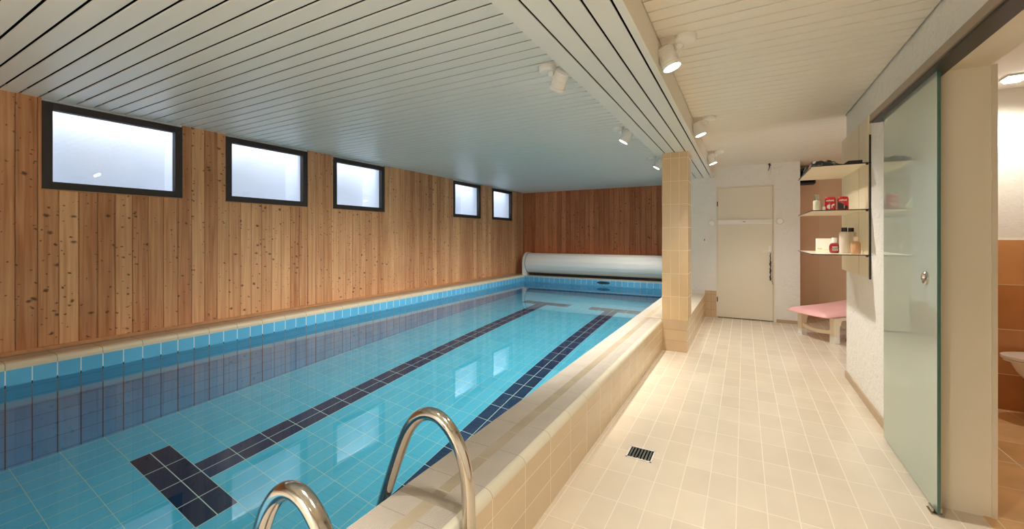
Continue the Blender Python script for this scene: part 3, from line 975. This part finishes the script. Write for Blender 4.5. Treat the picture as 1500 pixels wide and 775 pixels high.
def pattern_mat():
    m, nt, b = new_mat('patterned_cloth')
    tc = N(nt, 'ShaderNodeTexCoord')
    vo = N(nt, 'ShaderNodeTexVoronoi')
    vo.inputs['Scale'].default_value = 28
    L(nt, tc.outputs['Object'], vo.inputs['Vector'])
    cr = N(nt, 'ShaderNodeValToRGB')
    cr.color_ramp.interpolation = 'CONSTANT'
    el = cr.color_ramp.elements
    el[0].position, el[0].color = 0.0, (0.01, 0.01, 0.012, 1)
    el[1].position, el[1].color = 0.66, (0.40, 0.37, 0.36, 1)
    for p, c in ((0.72, (0.02, 0.02, 0.02, 1)), (0.78, (0.45, 0.16, 0.14, 1)), (0.84, (0.16, 0.24, 0.16, 1)), (0.90, (0.6, 0.58, 0.56, 1))):
        e = el.new(p)
        e.color = c
    sep = N(nt, 'ShaderNodeSeparateColor')
    L(nt, vo.outputs['Color'], sep.inputs[0])
    L(nt, sep.outputs[0], cr.inputs[0])
    L(nt, cr.outputs[0], b.inputs['Base Color'])
    b.inputs['Roughness'].default_value = 0.8
    return m


cloth('folded_cloth', 'crumpled black patterned cloth lying on the top shelf', 'cloth', 0.445, 0.62, 3.80, 4.60, 1.7455, 0.085, pattern_mat(), 3)
t = thing('black_case', 'flat black case on the top shelf near the wall', 'case', (0.685, 3.87, 1.7455))
MB().prism([(-0.060, 0), (0.055, 0), (0.055, 0.026), (-0.025, 0.026)], 'y', -0.05, 0.12).build('case_body', M['black'], t)
MB().box(-0.015, 0.045, -0.052, -0.050, 0.010, 0.014).build('clasp', M['black'], t)
# black screen on the niche wall
t = thing('wall_speaker', 'black box mounted high in the niche behind the top shelf', 'speaker', (0.87, YR - 0.008, 2.08))
MB().prism([(-0.18, -0.085), (0.03, -0.085), (0.045, -0.07), (0.055, 0.17), (-0.18, 0.14)], 'y', -0.14, -0.01).build('housing', M['black'], t)
MB().box(-0.15, 0.03, -0.143, -0.14, -0.06, 0.11, 0.001).build('grille', M['dark_gap'], t)
MB().box(-0.05, 0.05, -0.012, 0, -0.05, 0.05).build('bracket', M['black'], t)

# ------------------------------------------------------------------ pink cushioned bath bench
be = thing('bath_bench', 'low cream plastic bench with a pink cushion top', 'bench', (1.02, 6.33, 0), rz=math.atan2(0.57, 0.82))
# local x runs to the back right, local y across
def bench_top(u):
    return 0.285 + 0.11 * max(0.0, (u + 0.42)) ** 1.3
nx, ny = 26, 18
bm = bmesh.new()
rows_t, rows_b = [], []
for i in range(nx + 1):
    rt, rb = [], []
    for j in range(ny + 1):
        u = -0.46 + 1.06 * i / nx
        v = 2 * j / ny - 1
        wdt = 0.31 - 0.03 * math.cos(u * 3)
        end = 0.045 * (1 - v * v)
        x = u - (end if i == 0 else end * max(0, 1 - i / 5))
        y = v * wdt
        cr_ = (1 - abs(v) ** 6) * (1 - abs(2 * i / nx - 1) ** 14)
        z = bench_top(u)
        rt.append(bm.verts.new((x, y, z + 0.018 + 0.052 * cr_ ** 0.5 if cr_ > 0 else z + 0.018)))
        rb.append(bm.verts.new((x, y, z + 0.016 - 0.014 * min(1, max(0, cr_)))))
    rows_t.append(rt)
    rows_b.append(rb)
for i in range(nx):
    for j in range(ny):
        bm.faces.new((rows_t[i][j], rows_t[i + 1][j], rows_t[i + 1][j + 1], rows_t[i][j + 1]))
        bm.faces.new((rows_b[i][j], rows_b[i][j + 1], rows_b[i + 1][j + 1], rows_b[i + 1][j]))
for i in range(nx):
    bm.faces.new((rows_t[i][0], rows_b[i][0], rows_b[i + 1][0], rows_t[i + 1][0]))
    bm.faces.new((rows_t[i][ny], rows_t[i + 1][ny], rows_b[i + 1][ny], rows_b[i][ny]))
for j in range(ny):
    bm.faces.new((rows_t[0][j], rows_t[0][j + 1], rows_b[0][j + 1], rows_b[0][j]))
    bm.faces.new((rows_t[nx][j], rows_b[nx][j], rows_b[nx][j + 1], rows_t[nx][j + 1]))
bmesh.ops.recalc_face_normals(bm, faces=bm.faces)
mb = MB()
mb.merge(bm)
mb.build('cushion', M['pink'], be, smooth=True, angle=70)
# plastic frame: side arches with two legs each, joined by bowed stretchers
for sy in (-1, 1):
    for sx, x0 in ((-1, -0.30), (1, 0.42)):
        top = bench_top(x0) - 0.003
        flare = 0.075
        o_ = MB()
        o_.prism([(x0 - 0.034, 0.03), (x0 + 0.034, 0.03), (x0 + 0.036, top * 0.62), (x0 + (flare if sx < 0 else 0.04), top), (x0 - (0.04 if sx < 0 else flare), top)], 'y', sy * 0.235 - 0.028, sy * 0.235 + 0.028)
        leg = o_.build('leg', M['cream_plastic'], be)
        MB().box(x0 - 0.037, x0 + 0.037, sy * 0.235 - 0.031, sy * 0.235 + 0.031, 0.0, 0.075, 0.005).build('foot', M['white'], leg)
    MB().prism([(-0.27, bench_top(-0.27) - 0.045), (0.40, bench_top(0.4) - 0.045), (0.40, bench_top(0.4) - 0.005), (-0.27, bench_top(-0.27) - 0.005)], 'y', sy * 0.235 - 0.018, sy * 0.235 + 0.018).build('side_rail', M['cream_plastic'], be)
for x0 in (-0.30, 0.42):
    bow = [(y, 0.105 - 0.030 * (1 - (y / 0.21) ** 2)) for y in [-0.21 + 0.42 * k / 12 for k in range(13)]]
    out = bow + [(y, z + 0.042) for y, z in bow[::-1]]
    MB().prism(out, 'x', x0 - 0.018, x0 + 0.018).build('stretcher', M['cream_plastic'], be)
cloth('floor_towel', 'crumpled pale towel lying under the pink bench', 'towel', 0.92, 1.30, 6.30, 6.62, 0.0, 0.10, simple('pale_towel', (0.66, 0.62, 0.56), 0.9), 11)
t = thing('bath_slipper', 'black slipper on the floor under the bench', 'slipper', (1.16, 6.16, 0.0), rz=0.5)
MB().prism([(-0.12, 0), (0.13, 0), (0.14, 0.02), (-0.12, 0.025)], 'y', -0.04, 0.04).build('sole', M['black'], t)
MB().prism([(0.0, 0.02), (0.09, 0.02), (0.07, 0.06), (0.02, 0.065)], 'y', -0.045, 0.045).build('strap', M['black'], t)

# ------------------------------------------------------------------ pool cover roller
ro = thing('pool_cover_roller', 'large white pool cover roller lying across the far pool end', 'pool cover', (-2.7, 8.725, ZT))
R_, cz = 0.230, 0.284
seg = 17
prof = []
bm = bmesh.new()
ringA, ringB = [], []
for k in range(seg):
    a0 = 2 * PI * k / seg
    for q, rr_ in ((0.0, R_ * 0.975), (0.09, R_), (0.91, R_)):
        a = a0 + q * 2 * PI / seg
        ringA.append(bm.verts.new((-1.71, rr_ * math.cos(a), cz + rr_ * math.sin(a))))
        ringB.append(bm.verts.new((1.62, rr_ * math.cos(a), cz + rr_ * math.sin(a))))
n = len(ringA)
for k in range(n):
    bm.faces.new((ringA[k], ringA[(k + 1) % n], ringB[(k + 1) % n], ringB[k]))
bm.faces.new(ringA[::-1])
bm.faces.new(ringB)
bmesh.ops.recalc_face_normals(bm, faces=bm.faces)
mb = MB()
mb.merge(bm)
mb.build('rolled_cover', M['roller'], ro)
for x0, x1 in ((-1.77, -1.71), (1.56, 1.62)):
    arc = [(-0.24, 0.0)] + [(-0.24 * math.cos(a), cz + 0.25 * math.sin(a)) for a in [PI * k / 20 for k in range(21)]] + [(0.24, 0.0)]
    pl = MB().prism(arc, 'x', x0, x1 if x0 < 0 else x1 + 0.01).build('end_plate', M['roller'], ro)
MB().tube([(-1.705, 0, cz), (1.6, 0, cz)], 0.05, 16).build('axle', M['chrome'], ro)
ed = MB().tube([(-1.705, 0.229 * math.cos(2 * PI * k / 40), cz + 0.229 * math.sin(2 * PI * k / 40)) for k in range(41)], 0.0035, 8)
for k in range(30):
    a = 2 * PI * k / 30
    ed.box(-1.709, -1.700, -0.012, 0.012, -0.003, 0.003, 0.0, Matrix.Translation((0, 0.2315 * math.cos(a), cz + 0.2315 * math.sin(a))) @ Matrix.Rotation(a, 4, 'X') @ Matrix.Rotation(PI / 2, 4, 'X'))
ed.build('slat_ends', M['black'], ro)
MB().box(-1.70, 1.55, -0.02, 0.02, 0.0, 0.06).build('gap_shade', M['black'], ro)  # black strip standing in for the shadow beneath the roller
t = thing('pool_inlet', 'dark oval inlet set in the blue tiles of the far pool wall', 'inlet', (-2.56, YP, 0.262))
MB().lathe([(0.14, 0.0), (0.14, 0.006), (0.12, 0.010), (0, 0.010)], 32, rotm((0, 0, 0), (0, -1, 0)) @ Matrix.Diagonal((1, 0.2, 1, 1))).build('rim', simple('dark_blue_plastic', (0.01, 0.03, 0.08), 0.3), t, smooth=True)
MB().box(-0.07, 0.07, -0.012, -0.010, -0.01, 0.01, 0.001).build('slot', M['black'], t)

# ------------------------------------------------------------------ pool ladder: two bent steel rails and steps
la = thing('pool_ladder', 'polished steel pool ladder with two curved handrails over the tiled edge', 'ladder', (XI, 0.815, ZT))


def arch(y):
    P = [(-1.175, -0.9), (-1.175, -0.1), (-1.165, 0.10), (-1.105, 0.285)]
    P += [(-1.045, 0.44), (-1.003, 0.54)]
    # crown
    P += [(-0.975, 0.588), (-0.940, 0.625), (-0.900, 0.644), (-0.855, 0.642), (-0.812, 0.615), (-0.775, 0.568), (-0.752, 0.510), (-0.741, 0.44), (-0.738, 0.33), (-0.738, 0.006)]
    # Catmull-Rom smoothing
    out = []
    for i in range(len(P) - 1):
        p0, p1, p2, p3 = P[max(0, i - 1)], P[i], P[i + 1], P[min(len(P) - 1, i + 2)]
        m_ = 4
        for k in range(m_):
            s_ = k / m_
            l1 = math.dist(p1, p2)
            if l1 > 0.2:
                out.append((p1[0] + (p2[0] - p1[0]) * s_, p1[1] + (p2[1] - p1[1]) * s_))
            else:
                f = lambda a, b, c, d: 0.5 * (2 * b + (c - a) * s_ + (2 * a - 5 * b + 4 * c - d) * s_ ** 2 + (3 * b - a - 3 * c + d) * s_ ** 3)
                out.append((f(p0[0], p1[0], p2[0], p3[0]), f(p0[1], p1[1], p2[1], p3[1])))
    out.append(P[-1])
    return [(x - XI, y - 0.815, z - ZT) for x, z in out]


for y in (0.58, 1.05):
    rl = MB().tube(arch(y), 0.0205, 24).build('handrail', M['chrome'], la, smooth=True, angle=60)
    MB().lathe([(0.045, 0), (0.045, 0.004), (0.026, 0.012), (0.0215, 0.02)], 28, Matrix.Translation((-0.738 - XI, y - 0.815, 0.001 - ZT))).build('foot_flange', M['chrome'], rl, smooth=True)
for z in (-0.12, -0.40, -0.68):
    MB().box(-1.205 - XI, -1.135 - XI, -0.235, 0.235, z - ZT, z + 0.025 - ZT, 0.004).build('step', M['chrome'], la)

# ------------------------------------------------------------------ floor drain
t = thing('floor_drain', 'small rectangular metal floor drain grate in the beige tiles', 'drain', (-0.507, 2.392, 0))
hx, hy = 0.069, 0.067
b_ = MB()
for a in ((-hx, hx, -hy, -hy + 0.007), (-hx, hx, hy - 0.007, hy), (-hx, -hx + 0.007, -hy, hy), (hx - 0.007, hx, -hy, hy)):
    b_.box(*a, 0.0005, 0.003)
b_.build('frame', M['white_metal'], t)
MB().box(-hx, hx, -hy, hy, 0.0002, 0.0008).build('sump', M['dark_gap'], t)
for k in range(7):
    x = -hx + 0.018 + k * 0.017
    MB().box(x - 0.0046, x + 0.0046, -hy + 0.012, hy - 0.012, 0.0010, 0.003, 0.0005).build('bar', M['chrome'], t)

# ------------------------------------------------------------------ bathroom: wall-hung toilet and ceiling lamp
to = thing('toilet', 'white wall-hung toilet with closed lid seen through the doorway', 'toilet', (BX1 - 0.011, 4.02, 0))


def egg(w, l, n=40):
    pts = []
    for k in range(n):
        a = 2 * PI * k / n
        c, s_ = math.cos(a), math.sin(a)
        x = -l / 2 + (l / 2) * (1 if c > 0 else 1.0) * c
        yy = w / 2 * math.copysign(abs(s_) ** (0.75 if c > 0 else 1.0), s_)
        pts.append((x, yy))
    return pts


bm = bmesh.new()
rings = []
for sc_, sl, z in ((0.55, 0.55, 0.09), (0.72, 0.70, 0.16), (0.88, 0.84, 0.25), (0.97, 0.93, 0.33), (1.0, 0.97, 0.395)):
    rings.append([bm.verts.new((x * sl * 1.0 - 0.0, y * sc_, z)) for x, y in egg(0.36, 0.72)])
for a, b2 in zip(rings, rings[1:]):
    for k in range(len(a)):
        j = (k + 1) % len(a)
        bm.faces.new((a[k], a[j], b2[j], b2[k]))
bm.faces.new(rings[0][::-1])
bm.faces.new(rings[-1])
bmesh.ops.recalc_face_normals(bm, faces=bm.faces)
mb = MB()
mb.merge(bm)
mb.build('bowl', M['ceramic'], to, smooth=True)
MB().prism([(x, y) for x, y in egg(0.365, 0.73)], 'z', 0.400, 0.412).build('seat', M['ceramic'], to)
MB().prism([(x, y) for x, y in egg(0.375, 0.74)], 'z', 0.417, 0.435).build('lid', M['ceramic'], to)
MB().box(-0.06, 0.0, -0.12, 0.12, 0.39, 0.42, 0.005).build('hinge', M['ceramic'], to)

bl = thing('ceiling_lamp', 'small square glass lamp on the bathroom ceiling', 'lamp', (1.53, 3.93, 2.26))
MB().box(-0.055, 0.055, -0.055, 0.055, -0.012, 0.0, 0.003).build('base', M['chrome'], bl)
MB().prism([(-0.052, -0.012), (0.052, -0.012), (0.035, -0.032), (-0.035, -0.032)], 'y', -0.045, 0.045).build('shade', emit_mat('bath_lamp_glass', (1.0, 0.97, 0.9), 4.0), bl)
ld = bpy.data.lights.new('bathroom_light', 'SPOT')
ld.spot_size = math.radians(165)
ld.spot_blend = 0.6
ld.energy = 17
ld.color = (1.0, 0.94, 0.85)
ld.shadow_soft_size = 0.06
lo = bpy.data.objects.new('bulb_light', ld)
COL.objects.link(lo)
lo.parent = bl
lo.location = (0, 0, -0.07)

# ------------------------------------------------------------------ ceiling spotlights


def spotlight(lab, x, y, side, aim, group):
    """side: which way the head hangs from the base (+1 / -1 along x); aim: where the lamp points"""
    t = thing('ceiling_spotlight', lab, 'spotlight', (x, y, ZC), group)
    MB().lathe([(0.0, -0.036), (0.040, -0.036), (0.050, -0.031), (0.055, -0.020), (0.055, -0.001)], 36).build('base', M['white_metal'], t, smooth=True)
    kx_ = side * 0.028
    MB().lathe([(0.0, -0.012), (0.017, -0.012), (0.019, 0), (0.017, 0.012), (0, 0.012)], 24, rotm((kx_, 0, -0.052), (0, 1, 0))).build('joint', M['white_metal'], t, smooth=True)
    d = Vector(aim).normalized()
    hc = Vector((side * 0.085, 0.0, -0.098))        # middle of the head
    MB().tube([(kx_, 0, -0.036), (kx_ + side * 0.004, 0, -0.055), tuple(hc + Vector((-side * 0.035, 0, 0.012)))], 0.009, 12).build('arm', M['white_metal'], t, smooth=True)
    head = MB()
    pr = [(0.0, -0.062), (0.034, -0.062), (0.042, -0.055)]
    for k in range(9):
        z = -0.050 + k * 0.010
        pr += [(0.047, z), (0.047, z + 0.006), (0.0445, z + 0.007), (0.0445, z + 0.009)]
    pr += [(0.050, 0.044), (0.050, 0.060), (0.044, 0.060), (0.043, 0.052)]
    head.lathe(pr, 40, rotm(hc, d))
    h_ = head.build('lamp_head', M['white_metal'], t, smooth=True, angle=35)
    MB().lathe([(0.043, 0.0525), (0.043, 0.0545), (0, 0.0545)], 32, rotm(hc, d)).build('lens', M['lens'], h_)
    ld = bpy.data.lights.new('spot', 'SPOT')
    ld.energy = SPOT_POOL if side > 0 else SPOT_WALK
    ld.color = SPOT_C
    ld.spot_size = math.radians(112 if side > 0 else 118)
    ld.spot_blend = 1.0
    ld.shadow_soft_size = 0.04
    try:
        ld.cycles.is_caustics_light = True
    except Exception:
        pass
    lo = bpy.data.objects.new('spot_light', ld)
    COL.objects.link(lo)
    lo.parent = t
    lo.location = hc + d * 0.066
    lo.rotation_euler = d.to_track_quat('-Z', 'Y').to_euler()
    return t


GP, GW = 'white spotlights over the pool edge', 'white spotlights over the walkway'
AP, AWK = (-0.50, -0.10, -0.86), (0.32, 0.0, -0.93)
AQ = (-0.55, 0.42, -0.72)
for y, lab in ((2.37, 'nearest white spotlight on the pool side of the beam'), (4.02, 'middle white spotlight on the pool side of the beam'),
               (5.73, 'farthest white spotlight on the pool side, near the pillar top'), (0.68, 'white spotlight on the pool side above the ladder, out of frame'),
               (-1.01, 'added unseen white spotlight on the pool side behind the camera, by the back wall'),  # unseen lamp added to bring more bounce light into the near end
               (7.42, 'white spotlight hidden behind the tiled pillar, toward the pool cover')):
    spotlight(lab, -1.07, y, 1, AQ if abs(y - 2.37) < 0.1 else ((-0.35, -0.45, -0.8) if y < 1 else AP), GP)
for y, lab in ((2.36, 'nearest and largest lit spotlight over the walkway'), (4.05, 'middle lit spotlight over the walkway'),
               (5.71, 'farthest lit spotlight over the walkway, near the door'), (0.68, 'white spotlight over the walkway beside the camera, out of frame'),
               (-1.01, 'added unseen white spotlight over the walkway behind the camera, by the back wall')):  # its walkway partner, also added unseen for ambient light
    spotlight(lab, -0.27, y, -1, AWK, GW)

# caustics through the water
for o in bpy.data.objects:
    if o.type == 'MESH':
        try:
            if o is water:
                o.cycles.is_caustics_caster = True
            elif o.name.startswith(('floor_pool', 'wall_pool', 'trim_1', 'trim_2', 'trim_3', 'trim_4', 'trim_5', 'trim_6')):
                o.cycles.is_caustics_receiver = True
        except Exception:
            pass
